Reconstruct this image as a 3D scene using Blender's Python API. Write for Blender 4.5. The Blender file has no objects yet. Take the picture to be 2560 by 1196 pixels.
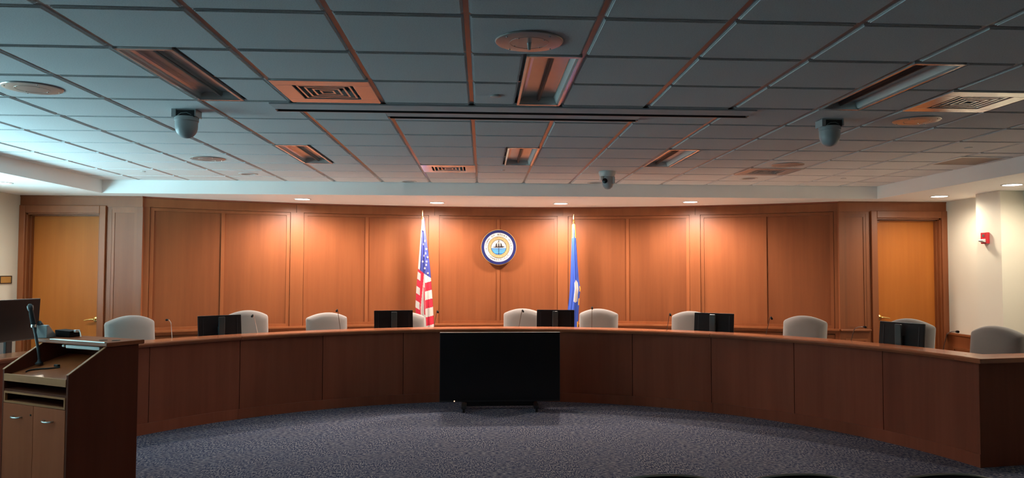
import bpy, math, random
from mathutils import Matrix, Vector
random.seed(7)
PI = math.pi
S = bpy.context.scene
COL = S.collection

# ------------------------------------------------------------------ camera
EYE = 1.68
F_PX, YAW, PITCH, ROLL, PCX, PCY = 1904.06, .063, .0403, .0015, 1326.887, 599.0
def cam_axes():
    cy, sy, cp, sp, cr, sr = math.cos(YAW), math.sin(YAW), math.cos(PITCH), math.sin(PITCH), math.cos(ROLL), math.sin(ROLL)
    f = Vector((sy*cp, cy*cp, sp)); r = Vector((cy, -sy, 0)); u = r.cross(f)
    return r*cr + u*sr, u*cr - r*sr, f
cr_, cu_, cf_ = cam_axes()
cd = bpy.data.cameras.new('camera'); cam = bpy.data.objects.new('camera', cd); COL.objects.link(cam)
cd.sensor_fit = 'HORIZONTAL'; cd.sensor_width = 36.0; cd.lens = F_PX/2560*36
cd.shift_x = -(PCX-1280)/2560; cd.shift_y = (PCY-598)/2560
cd.clip_start = .05; cd.clip_end = 200
m = Matrix.Identity(4)
for i in range(3):
    m[i][0], m[i][1], m[i][2] = cr_[i], cu_[i], -cf_[i]
m[2][3] = EYE
cam.matrix_world = m
S.camera = cam

# ------------------------------------------------------------------ world, light, exposure
W = bpy.data.worlds.new('daylight'); S.world = W; W.use_nodes = True
bg = W.node_tree.nodes['Background']
bg.inputs['Color'].default_value = (.50, .86, 1.0, 1); bg.inputs['Strength'].default_value = 18.0
S.view_settings.view_transform = 'Standard'; S.view_settings.look = 'None'
S.view_settings.gamma = 1; S.view_settings.use_curve_mapping = False
S.view_settings.exposure = 0.62
LAMP_W = 200.0
LAMP_COL = (1.0, .82, .69)
SIDE_W = 54.0
SIDE_COL = (1.0, .86, .68)
WIN_Y0, WIN_Y1, WIN_Z0, WIN_Z1 = 4.0, 8.8, .85, 2.40
XL, XR = -6.04, 6.53               # side walls
pd = bpy.data.lights.new('window_portal', 'AREA'); pd.shape = 'RECTANGLE'; pd.size = WIN_Y1-WIN_Y0; pd.size_y = WIN_Z1-WIN_Z0
pd.cycles.is_portal = True
po = bpy.data.objects.new('window_portal', pd); COL.objects.link(po)
po.location = (XL-.12, (WIN_Y0+WIN_Y1)/2, (WIN_Z0+WIN_Z1)/2)
po.rotation_euler = (PI/2, 0, -PI/2)

# ------------------------------------------------------------------ materials
def lin(c):
    return tuple(((v/12.92) if v <= .04045 else ((v+.055)/1.055)**2.4) for v in [x/255 for x in c])
class NT:
    def __init__(s, name):
        s.m = bpy.data.materials.new(name); s.m.use_nodes = True
        s.t = s.m.node_tree; s.b = s.t.nodes['Principled BSDF']
    def n(s, typ, **kw):
        nd = s.t.nodes.new(typ)
        for k, v in kw.items():
            if k in nd.inputs: nd.inputs[k].default_value = v
            else: setattr(nd, k, v)
        return nd
    def l(s, a, b): s.t.links.new(a, b)
def c4(c): return (c[0], c[1], c[2], 1)
def plain(name, col, rough=.5, metal=0, emit=None, estr=0, spec=.5, bump=0, bscale=200):
    t = NT(name); b = t.b
    b.inputs['Base Color'].default_value = c4(col); b.inputs['Roughness'].default_value = rough
    b.inputs['Metallic'].default_value = metal; b.inputs['Specular IOR Level'].default_value = spec
    if emit: b.inputs['Emission Color'].default_value = c4(emit); b.inputs['Emission Strength'].default_value = estr
    # a touch of procedural tone variation on everything
    tc = t.n('ShaderNodeTexCoord'); nz = t.n('ShaderNodeTexNoise', Scale=bscale if bump else 9.0, Detail=3.0)
    t.l(tc.outputs['Object'], nz.inputs['Vector'])
    if bump:
        bp = t.n('ShaderNodeBump', Strength=bump, Distance=.002)
        t.l(nz.outputs['Fac'], bp.inputs['Height']); t.l(bp.outputs['Normal'], b.inputs['Normal'])
    hv = t.n('ShaderNodeMapRange'); hv.inputs['To Min'].default_value = .94; hv.inputs['To Max'].default_value = 1.06
    t.l(nz.outputs['Fac'], hv.inputs['Value'])
    mx = t.n('ShaderNodeMix', data_type='RGBA', blend_type='MULTIPLY'); mx.inputs[0].default_value = 1
    mx.inputs[6].default_value = c4(col); t.l(hv.outputs[0], mx.inputs[7]); t.l(mx.outputs[2], b.inputs['Base Color'])
    return t.m
def wood(name, dark, light, rough=.38, scale=1.0, horizontal=False, var=.16, spec=.5):
    t = NT(name); b = t.b
    tc = t.n('ShaderNodeTexCoord'); mp = t.n('ShaderNodeMapping')
    mp.inputs['Scale'].default_value = (16*scale, 16*scale, .8*scale) if not horizontal else (3*scale, 3*scale, 30*scale)
    oi = t.n('ShaderNodeObjectInfo'); add = t.n('ShaderNodeVectorMath', operation='ADD')
    sc = t.n('ShaderNodeVectorMath', operation='SCALE'); sc.inputs['Scale'].default_value = 37.0
    t.l(oi.outputs['Random'], sc.inputs[0]); t.l(tc.outputs['Object'], mp.inputs['Vector'])
    t.l(mp.outputs['Vector'], add.inputs[0]); t.l(sc.outputs['Vector'], add.inputs[1])
    n1 = t.n('ShaderNodeTexNoise', Scale=1.0, Detail=6.0, Roughness=.62); t.l(add.outputs['Vector'], n1.inputs['Vector'])
    mp2 = t.n('ShaderNodeMapping'); mp2.inputs['Scale'].default_value = (4.5*scale, 4.5*scale, .35*scale)
    t.l(tc.outputs['Object'], mp2.inputs['Vector']); add2 = t.n('ShaderNodeVectorMath', operation='ADD')
    t.l(mp2.outputs['Vector'], add2.inputs[0]); t.l(sc.outputs['Vector'], add2.inputs[1])
    n2 = t.n('ShaderNodeTexNoise', Scale=1.0, Detail=3.0); t.l(add2.outputs['Vector'], n2.inputs['Vector'])
    mixf = t.n('ShaderNodeMath', operation='MULTIPLY_ADD'); mixf.inputs[1].default_value = .42
    hf = t.n('ShaderNodeMath', operation='MULTIPLY'); hf.inputs[1].default_value = .58
    t.l(n2.outputs['Fac'], hf.inputs[0]); t.l(n1.outputs['Fac'], mixf.inputs[0]); t.l(hf.outputs[0], mixf.inputs[2])
    ramp = t.n('ShaderNodeValToRGB'); e = ramp.color_ramp.elements
    e[0].position = .28; e[0].color = c4(dark); e[1].position = .72; e[1].color = c4(light)
    t.l(mixf.outputs[0], ramp.inputs['Fac'])
    mr = t.n('ShaderNodeMapRange'); mr.inputs['To Min'].default_value = 1-var; mr.inputs['To Max'].default_value = 1+var*.5
    t.l(oi.outputs['Random'], mr.inputs['Value'])
    mx = t.n('ShaderNodeMix', data_type='RGBA', blend_type='MULTIPLY'); mx.inputs[0].default_value = 1
    t.l(ramp.outputs['Color'], mx.inputs[6]); t.l(mr.outputs[0], mx.inputs[7]); t.l(mx.outputs[2], b.inputs['Base Color'])
    b.inputs['Roughness'].default_value = rough; b.inputs['Specular IOR Level'].default_value = spec
    bp = t.n('ShaderNodeBump', Strength=.05, Distance=.001); t.l(n1.outputs['Fac'], bp.inputs['Height']); t.l(bp.outputs['Normal'], b.inputs['Normal'])
    return t.m
M = {}
M['wood'] = wood('cherry_panelling', (.20, .058, .020), (.30, .097, .034), .40, spec=.4)
M['wood_trim'] = wood('cherry_trim', (.228, .069, .0235), (.312, .102, .036), .38, 1.3, spec=.45)
M['wood_desk'] = wood('desk_cherry', (.225, .064, .036), (.325, .102, .057), .5, 1.0, spec=.12)
M['wood_cap'] = wood('desk_cap_cherry', (.38, .125, .058), (.52, .185, .085), .24, 1.0, True)  # lamp light reflected on the ledge is put into this brighter tone
M['wood_door'] = wood('door_veneer', (.36, .110, .018), (.48, .158, .030), .42, .8, spec=.2)
M['wood_lectern'] = wood('lectern_cherry', (.115, .027, .013), (.17, .042, .021), .5, spec=.10)  # shaded copy of the lectern wood, shade of the sides put into colour
M['wood_lectern_top'] = wood('lectern_top_cherry', (.34, .080, .026), (.45, .120, .040), .34, 1, True, spec=.25)  # lit copy of the lectern wood for top and slope
M['wood_lectern_door'] = wood('lectern_door_cherry', (.44, .105, .042), (.56, .15, .066), .5, spec=.1)  # lit copy of the lectern wood, doors lightened against the shaded sides
M['edge'] = wood('light_edge_band', (.42, .16, .065), (.52, .215, .09), .45, spec=.2)
M['worktop'] = plain('pale_laminate', (.74, .68, .60), .45)  # pale tone made up for hidden surfaces, bounces lamp light upward
M['paint'] = plain('cream_wall_paint', (.75, .71, .60), .6, bump=.05, bscale=400)
M['soffit'] = plain('offwhite_soffit_paint', (.88, .875, .85), .6, bump=.04, bscale=400)
M['white_metal'] = plain('white_enamel', (.66, .65, .62), .38)
M['grid'] = plain('ceiling_grid_metal', (.30, .26, .245), .3, .5)
M['ceil_metal'] = plain('satin_ceiling_metal', (.74, .73, .72), .2, .6)
M['slotgrey'] = plain('slot_grey_paint', (.62, .62, .62), .6, spec=.1)
M['spine'] = plain('dark_spine', (.13, .09, .08), .5)
M['reflector'] = plain('troffer_reflector', (.74, .72, .70), .26, .5)
M['fab'] = plain('grey_upholstery', (.29, .275, .265), .85, bump=.6, bscale=320, spec=.25)
M['fab'].node_tree.nodes['Principled BSDF'].inputs['Sheen Weight'].default_value = .4
M['fab'].node_tree.nodes['Principled BSDF'].inputs['Sheen Roughness'].default_value = .35
M['black'] = plain('black_plastic', (.016, .016, .018), .42)
M['black_matte'] = plain('black_matte', (.010, .010, .011), .7, spec=.2)
M['screen'] = plain('black_screen', (.006, .006, .007), .28, spec=.3)
M['mon_back'] = plain('monitor_back_plastic', (.009, .009, .011), .5, spec=.18)
M['mon_col'] = plain('monitor_column', (.035, .05, .055), .3)
M['chrome'] = plain('satin_steel', (.62, .60, .57), .3, 1)
M['steel'] = plain('dark_gooseneck', (.12, .10, .09), .4, .8)
M['alu'] = plain('aluminium', (.68, .69, .68), .35, .6)
M['brass'] = plain('polished_brass', (.85, .60, .22), .22, 1)
M['gold'] = plain('gold_trim', (.75, .55, .20), .35, .7)
M['louver'] = plain('louver_dark', (.10, .10, .09), .5)
M['cam'] = plain('camera_shell', (.46, .48, .48), .35)
M['red'] = plain('alarm_red', (.52, .02, .03), .4)
M['lens'] = plain('lamp_lens', (.9, .9, .9), .5, emit=(1, .93, .84), estr=9.0)
M['led'] = plain('power_led', (.8, .4, .2), .5, emit=(1, .62, .30), estr=3.0)
M['white'] = plain('white_print', (.62, .61, .59), .5)
M['navy'] = plain('navy_enamel', (.018, .022, .11), .35)
M['tan'] = plain('tan_enamel', (.46, .31, .14), .5, bump=.8, bscale=90)
M['ink'] = plain('dark_print', (.03, .025, .03), .5)
M['seablue'] = plain('sea_blue_print', (.02, .17, .45), .4)
M['skyblue'] = plain('light_sea_print', (.24, .56, .80), .4)
M['fblue'] = plain('flag_navy', (.035, .05, .28), .7)
M['fred'] = plain('flag_red', (.60, .012, .045), .7)
M['fwhite'] = plain('flag_white', (.62, .58, .56), .7)
M['sblue'] = plain('state_flag_blue', (.03, .09, .52), .65)
M['fringe'] = plain('gold_fringe', (.80, .47, .06), .6)
M['phone'] = plain('pale_grey_plastic', (.36, .40, .40), .4)
M['lampbar'] = plain('lamp_housing_white', (.66, .70, .67), .4)
M['rubber'] = plain('black_rubber', (.012, .012, .012), .6)
M['return'] = plain('return_grille_beige', (.40, .30, .23), .5)
t = NT('window_glass')
tr = t.n('ShaderNodeBsdfTransparent'); tr.inputs['Color'].default_value = (.93, .97, .97, 1)
gl = t.n('ShaderNodeBsdfGlossy'); gl.inputs['Roughness'].default_value = .02
mxs = t.n('ShaderNodeMixShader'); mxs.inputs[0].default_value = .06
t.l(tr.outputs[0], mxs.inputs[1]); t.l(gl.outputs[0], mxs.inputs[2])
t.l(mxs.outputs[0], t.t.nodes['Material Output'].inputs['Surface']); M['glass'] = t.m
# acoustic tile
t = NT('acoustic_tile'); tc = t.n('ShaderNodeTexCoord')
n1 = t.n('ShaderNodeTexNoise', Scale=150.0, Detail=4.0, Roughness=.7); t.l(tc.outputs['Object'], n1.inputs['Vector'])
rp = t.n('ShaderNodeValToRGB'); e = rp.color_ramp.elements
e[0].position = .33; e[0].color = (.64, .64, .635, 1); e[1].position = .52; e[1].color = (.78, .78, .77, 1)
t.l(n1.outputs['Fac'], rp.inputs['Fac']); t.l(rp.outputs['Color'], t.b.inputs['Base Color'])
t.b.inputs['Roughness'].default_value = .9; t.b.inputs['Specular IOR Level'].default_value = .15
bp = t.n('ShaderNodeBump', Strength=.45, Distance=.0015); t.l(n1.outputs['Fac'], bp.inputs['Height']); t.l(bp.outputs['Normal'], t.b.inputs['Normal'])
M['tile'] = t.m
# carpet
t = NT('blue_grey_carpet'); tc = t.n('ShaderNodeTexCoord')
def streak(sx, sy, det=4.0):
    mp = t.n('ShaderNodeMapping'); mp.inputs['Scale'].default_value = (sx, sy, 1); t.l(tc.outputs['Object'], mp.inputs['Vector'])
    nz = t.n('ShaderNodeTexNoise', Scale=1.0, Detail=det, Roughness=.65); t.l(mp.outputs['Vector'], nz.inputs['Vector']); return nz.outputs['Fac']
a, b_, cpatch = streak(90, 24, 2.5), streak(24, 90, 2.5), streak(2.2, 2.2, 2.0)
sel = t.n('ShaderNodeMapRange'); sel.inputs['From Min'].default_value = .42; sel.inputs['From Max'].default_value = .58; t.l(cpatch, sel.inputs['Value'])
mx = t.n('ShaderNodeMix', data_type='FLOAT'); t.l(sel.outputs[0], mx.inputs[0]); t.l(a, mx.inputs[2]); t.l(b_, mx.inputs[3])
rp = t.n('ShaderNodeValToRGB'); els = rp.color_ramp.elements
els[0].position = .40; els[0].color = (.017, .026, .068, 1); els[1].position = .60; els[1].color = (.30, .295, .31, 1)
for p, c in ((.465, (.050, .068, .135)), (.52, (.13, .145, .195))):
    q = els.new(p); q.color = c4(c)
t.l(mx.outputs[0], rp.inputs['Fac']); t.l(rp.outputs['Color'], t.b.inputs['Base Color'])
t.b.inputs['Roughness'].default_value = .95; t.b.inputs['Specular IOR Level'].default_value = .1
fn = t.n('ShaderNodeTexNoise', Scale=260.0, Detail=2.0); t.l(tc.outputs['Object'], fn.inputs['Vector'])
bp = t.n('ShaderNodeBump', Strength=.8, Distance=.004); t.l(fn.outputs['Fac'], bp.inputs['Height']); t.l(bp.outputs['Normal'], t.b.inputs['Normal'])
M['carpet'] = t.m

# ------------------------------------------------------------------ mesh helpers
class MB:
    def __init__(s): s.v = []; s.f = []; s.mi = []
    def add(s, vs, fs, mi=0, xf=None):
        o = len(s.v)
        s.v += [tuple(xf @ Vector(p)) for p in vs] if xf is not None else [tuple(p) for p in vs]
        s.f += [tuple(i+o for i in f) for f in fs]; s.mi += [mi]*len(fs); return s
    def box(s, x0, x1, y0, y1, z0, z1, mi=0, xf=None):
        vs = [(x0,y0,z0),(x1,y0,z0),(x1,y1,z0),(x0,y1,z0),(x0,y0,z1),(x1,y0,z1),(x1,y1,z1),(x0,y1,z1)]
        return s.add(vs, [(0,3,2,1),(4,5,6,7),(0,1,5,4),(1,2,6,5),(2,3,7,6),(3,0,4,7)], mi, xf)
    def prism(s, poly, ax, a0, a1, mi=0, xf=None):
        """poly: 2-D points, extruded along axis ax ('x','y','z') from a0 to a1"""
        n = len(poly)
        def P(p, a): return {'x': (a, p[0], p[1]), 'y': (p[0], a, p[1]), 'z': (p[0], p[1], a)}[ax]
        vs = [P(p, a0) for p in poly]+[P(p, a1) for p in poly]
        fs = [tuple(range(n))[::-1], tuple(range(n, 2*n))]+[(i, (i+1) % n, n+(i+1) % n, n+i) for i in range(n)]
        return s.add(vs, fs, mi, xf)
    def cbox(s, c, r0, r1, a0, a1, z0, z1, n=None, mi=0):
        n = n or max(1, int(abs(a1-a0)/1.5+.5)); vs = []; fs = []
        for i in range(n+1):
            a = math.radians(a0+(a1-a0)*i/n); sx, cy = math.sin(a), math.cos(a)
            for r, z in ((r0, z0), (r1, z0), (r1, z1), (r0, z1)): vs.append((c[0]+r*sx, c[1]+r*cy, z))
        for i in range(n):
            k = 4*i
            for j in range(4): fs.append((k+j, k+4+j, k+4+(j+1) % 4, k+(j+1) % 4))
        fs += [(0, 1, 2, 3), (4*n+3, 4*n+2, 4*n+1, 4*n)]
        return s.add(vs, fs, mi)
    def lathe(s, prof, n=24, mi=0, xf=None, cap=True):
        vs = []; fs = []
        for r, z in prof:
            for i in range(n): a = 2*PI*i/n; vs.append((r*math.cos(a), r*math.sin(a), z))
        for k in range(len(prof)-1):
            for i in range(n): fs.append((k*n+i, k*n+(i+1) % n, (k+1)*n+(i+1) % n, (k+1)*n+i))
        if cap: fs += [tuple(range(n))[::-1], tuple(range((len(prof)-1)*n, len(prof)*n))]
        return s.add(vs, fs, mi, xf)
    def tube(s, pts, r, n=8, mi=0, xf=None):
        pts = [Vector(p) for p in pts]; rs = r if isinstance(r, (list, tuple)) else [r]*len(pts); vs = []; fs = []
        ref = Vector((0, 0, 1))
        for i, p in enumerate(pts):
            d = (pts[min(i+1, len(pts)-1)]-pts[max(i-1, 0)]).normalized()
            u = d.cross(ref if abs(d.dot(ref)) < .95 else Vector((1, 0, 0))).normalized(); w = d.cross(u)
            for k in range(n): a = 2*PI*k/n; vs.append(p+u*rs[i]*math.cos(a)+w*rs[i]*math.sin(a))
        for i in range(len(pts)-1):
            for k in range(n): fs.append((i*n+k, i*n+(k+1) % n, (i+1)*n+(k+1) % n, (i+1)*n+k))
        fs += [tuple(range(n))[::-1], tuple(range((len(pts)-1)*n, len(pts)*n))]
        return s.add(vs, fs, mi, xf)
    def ring(s, r0, r1, z0, z1, n=32, mi=0, xf=None):
        return s.lathe([(r0, z0), (r1, z0), (r1, z1), (r0, z1), (r0, z0)], n, mi, xf, cap=False)
def obj(name, mb, mat, parent=None, smooth=False, bevel=0, loc=None, rot=None):
    me = bpy.data.meshes.new(name); me.from_pydata(mb.v, [], mb.f)
    mats = mat if isinstance(mat, (list, tuple)) else [mat]
    for q in mats: me.materials.append(q if not isinstance(q, str) else M[q])
    if len(mats) > 1: me.polygons.foreach_set('material_index', mb.mi)
    import bmesh
    bm = bmesh.new(); bm.from_mesh(me); bmesh.ops.recalc_face_normals(bm, faces=bm.faces); bm.to_mesh(me); bm.free()
    if smooth:
        me.polygons.foreach_set('use_smooth', [True]*len(me.polygons))
        me.set_sharp_from_angle(angle=math.radians(smooth if smooth is not True else 40))
    me.update()
    o = bpy.data.objects.new(name, me); COL.objects.link(o)
    if parent: o.parent = parent
    if loc: o.location = loc
    if rot: o.rotation_euler = rot
    if bevel:
        b = o.modifiers.new('bevel', 'BEVEL'); b.width = bevel; b.segments = 2; b.limit_method = 'ANGLE'; b.angle_limit = math.radians(50)
    return o
def tag(o, label=None, cat=None, group=None, kind=None):
    if label: o['label'] = label
    if cat: o['category'] = cat
    if group: o['group'] = group
    if kind: o['kind'] = kind
    return o
def thing(name, label, cat, loc=(0, 0, 0), rz=0, group=None):
    o = bpy.data.objects.new(name, None); COL.objects.link(o); o.location = loc; o.rotation_euler = (0, 0, rz); o.empty_display_size = .1
    return tag(o, label, cat, group)
def struct(name, mb=None, mat=None, label=None, **kw):
    if mb is None:
        o = bpy.data.objects.new(name, None); COL.objects.link(o)
    else: o = obj(name, mb, mat, **kw)
    o['kind'] = 'structure'
    if label: o['label'] = label
    return o
def dup(root, loc, rz=0, label=None, group=None):
    def cp(o, par):
        c = o.copy(); COL.objects.link(c)
        if par: c.parent = par
        for ch in kids.get(o.name, []): cp(ch, c)
        return c
    kids = {}
    def scan(o):
        kids[o.name] = list(o.children)
        for ch in o.children: scan(ch)
    scan(root)
    r = cp(root, None); r.location = loc; r.rotation_euler = (0, 0, rz)
    if label: r['label'] = label
    if group: r['group'] = group
    return r
def pol(c, r, deg, z=0):
    a = math.radians(deg); return (c[0]+r*math.sin(a), c[1]+r*math.cos(a), z)

WC, WR = (.24, 2.69), 9.05       # curved back wall
DC, DR = (.05, 5.61), 4.26       # curved dais
CEIL, SOF = 2.82, 2.65
SX0, SX1, SY = -4.83, 5.33, 9.97 # edges of the raised ceiling field
TS, TX0, TY0 = .6096, -.0784, 3.384
YB = -3.0                        # rear wall

# ------------------------------------------------------------------ room shell
struct('floor', MB().box(XL-.3, XR+.3, YB-.2, 12.4, -.1, 0), 'carpet', label='blue grey woven pattern carpet')
ceiling = struct('ceiling', MB().box(SX0, SX1, YB, SY, CEIL+.06, CEIL+.12), 'soffit', label='suspended ceiling of square acoustic tiles')
struct('trim_1', MB().box(XL-.2, XR+.2, SY, 12.3, SOF, CEIL+.2), 'soffit', label='dropped soffit over the panelled back wall', bevel=.004)
struct('trim_2', MB().box(XL-.2, SX0, YB, SY, SOF, CEIL+.2), 'soffit', label='dropped soffit along left side')
struct('trim_3', MB().box(SX1, XR+.2, YB, SY, SOF, CEIL+.2), 'soffit', label='dropped soffit along right side')
lw = MB(); t_ = .2
lw.box(XL-t_, XL, YB, WIN_Y0, 0, SOF).box(XL-t_, XL, WIN_Y1, 10.6, 0, SOF).box(XL-t_, XL, WIN_Y0, WIN_Y1, 0, WIN_Z0).box(XL-t_, XL, WIN_Y0, WIN_Y1, WIN_Z1, SOF)
struct('wall_left', lw, 'paint', label='cream painted left wall')
win = struct('window_1', label='window in the left wall')
fr = MB()
fr.box(XL-.16, XL-.06, WIN_Y0, WIN_Y1, WIN_Z0, WIN_Z0+.05).box(XL-.16, XL-.06, WIN_Y0, WIN_Y1, WIN_Z1-.05, WIN_Z1)
for k in range(4):
    y = WIN_Y0+(WIN_Y1-WIN_Y0-.05)*k/3; fr.box(XL-.16, XL-.06, y, y+.05, WIN_Z0+.05, WIN_Z1-.05)
obj('window_frame', fr, 'white_metal', win)
for k in range(3):
    y = WIN_Y0+.05+(WIN_Y1-WIN_Y0-.05)*k/3; obj('pane', MB().box(XL-.115, XL-.105, y, y+(WIN_Y1-WIN_Y0-.05)/3-.05, WIN_Z0+.05, WIN_Z1-.05), 'glass', win)
bl = MB()  # unseen slats added over the window to steer daylight up to the ceiling
for k in range(34):
    z = WIN_Z0+.06+(WIN_Z1-WIN_Z0-.12)*k/33
    bl.prism([(XL-.052, z-.020), (XL-.050, z-.020), (XL-.004, z+.020), (XL-.006, z+.020)], 'y', WIN_Y0+.02, WIN_Y1-.02)
tag(obj('blind_slats', bl, 'white_metal', win), kind='stuff')
obj('blind_rail', MB().box(XL-.055, XL-.005, WIN_Y0+.01, WIN_Y1-.01, WIN_Z1-.045, WIN_Z1-.005), 'white_metal', win)  # head rail of the added slats
wr = struct('wall_right', MB().box(XR, XR+.2, YB, 10.6, 0, SOF), 'paint', label='cream painted right wall')
obj('column', MB().box(6.24, XR, 8.80, 9.26, 0, SOF), 'paint', wr)
struct('wall_rear', MB().box(XL-.2, XR+.2, YB-.2, YB, 0, 3.0), 'paint', label='cream painted rear wall behind the viewer')
# wainscot along the right wall and round the column
ws = struct('trim_4', label='cherry wainscot on right wall')
obj('wainscot_board', MB().box(XR-.025, XR, 9.26, 10.33, 0, .79), 'wood', ws)
obj('wainscot_cap', MB().box(XR-.06, XR, 9.26, 10.33, .79, .82), 'wood_trim', ws, bevel=.006)
obj('wainscot_frame', MB().box(XR-.035, XR-.025, 9.32, 10.2, .60, .63).box(XR-.035, XR-.025, 10.17, 10.2, .2, .60), 'wood_trim', ws)
obj('column_board', MB().box(6.22, 6.24, 8.78, 9.28, 0, .79).box(6.24, XR-.0, 8.78, 8.80, 0, .79), 'wood', ws)
obj('column_cap', MB().box(6.19, 6.24, 8.75, 9.30, .79, .82).box(6.24, XR, 8.75, 8.80, .79, .82), 'wood_trim', ws, bevel=.006)

# ------------------------------------------------------------------ curved back wall in panelled cherry
A0, A1 = -31.62, 31.67
wb = struct('wall_back', MB().cbox(WC, WR+.02, WR+.18, A0-.05, A1+.05, 0, SOF, 44), 'wood', label='curved cherry panelled wall behind the dais')
bays = [(-31.1, -19.5, -25.26), (-18.35, -6.75, -12.57), (-5.76, 5.79, 0.0), (6.8, 18.48, 12.57), (19.45, 31.27, 25.32)]
fw = .34
for a, b, mid in bays:
    for s0, s1 in ((a+fw, mid-.14), (mid+.14, b-fw)):
        o = obj('panel', MB().cbox(WC, WR+.012, WR+.02, s0, s1, .905, 2.468), 'wood', wb, smooth=30)
    f = MB(); z0, z1 = .865, 2.508
    f.cbox(WC, WR-.004, WR+.02, a+.05, a+fw, z0, z1).cbox(WC, WR-.004, WR+.02, b-fw, b-.05, z0, z1)
    f.cbox(WC, WR-.004, WR+.02, a+fw, b-fw, 2.468, z1).cbox(WC, WR-.004, WR+.02, a+fw, b-fw, z0, .905)
    obj('panel_frame', f, 'wood_trim', wb, smooth=30)
    obj('stile', MB().cbox(WC, WR-.002, WR+.02, mid-.14, mid+.14, .905, 2.468), 'wood_trim', wb)
    low = MB().cbox(WC, WR+.012, WR+.02, a+fw, b-fw, .13, .78); obj('wainscot_panel', low, 'wood', wb, smooth=30)
    f2 = MB().cbox(WC, WR, WR+.02, a+.05, b-.05, .70, .775).cbox(WC, WR, WR+.02, a+.05, b-.05, .12, .18)
    obj('wainscot_rail', f2, 'wood_trim', wb, smooth=30)
edges = [A0]+[v for a, b, _ in bays for v in (a, b)]+[A1]
for k in range(0, len(edges), 2):
    obj('pilaster', MB().cbox(WC, WR-.018, WR+.02, edges[k], edges[k+1], .865, 2.512), 'wood_trim', wb)
    obj('lower_pilaster', MB().cbox(WC, WR-.012, WR+.02, edges[k], edges[k+1], .12, .80), 'wood_trim', wb)
seams = [A0, -19.0, -6.2, 6.3, 19.0, A1]
for k in range(5):
    obj('crown_board', MB().cbox(WC, WR-.022, WR+.02, seams[k]+.015, seams[k+1]-.015, 2.512, SOF-.022), 'wood_trim', wb, smooth=30)
obj('crown_bead', MB().cbox(WC, WR-.03, WR+.02, A0, A1, SOF-.02, SOF), 'wood_desk', wb, smooth=30)
obj('chair_rail', MB().cbox(WC, WR-.085, WR+.02, A0, A1, .842, .865, 44).cbox(WC, WR-.012, WR+.02, A0, A1, .80, .838, 44), 'wood_trim', wb, smooth=30)
struct('baseboard_back', MB().cbox(WC, WR-.02, WR+.02, A0, A1, 0, .12, 44), 'wood_desk', label='dark baseboard of curved wall', smooth=30)

struct('trim_5', MB().cbox(DC, DR+.07, DR+1.75, -62, 62, .0, .003, 50), 'worktop', label='pale vinyl floor strip behind the dais')  # unseen reflector, added to bounce downlight onto soffit and ceiling
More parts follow.
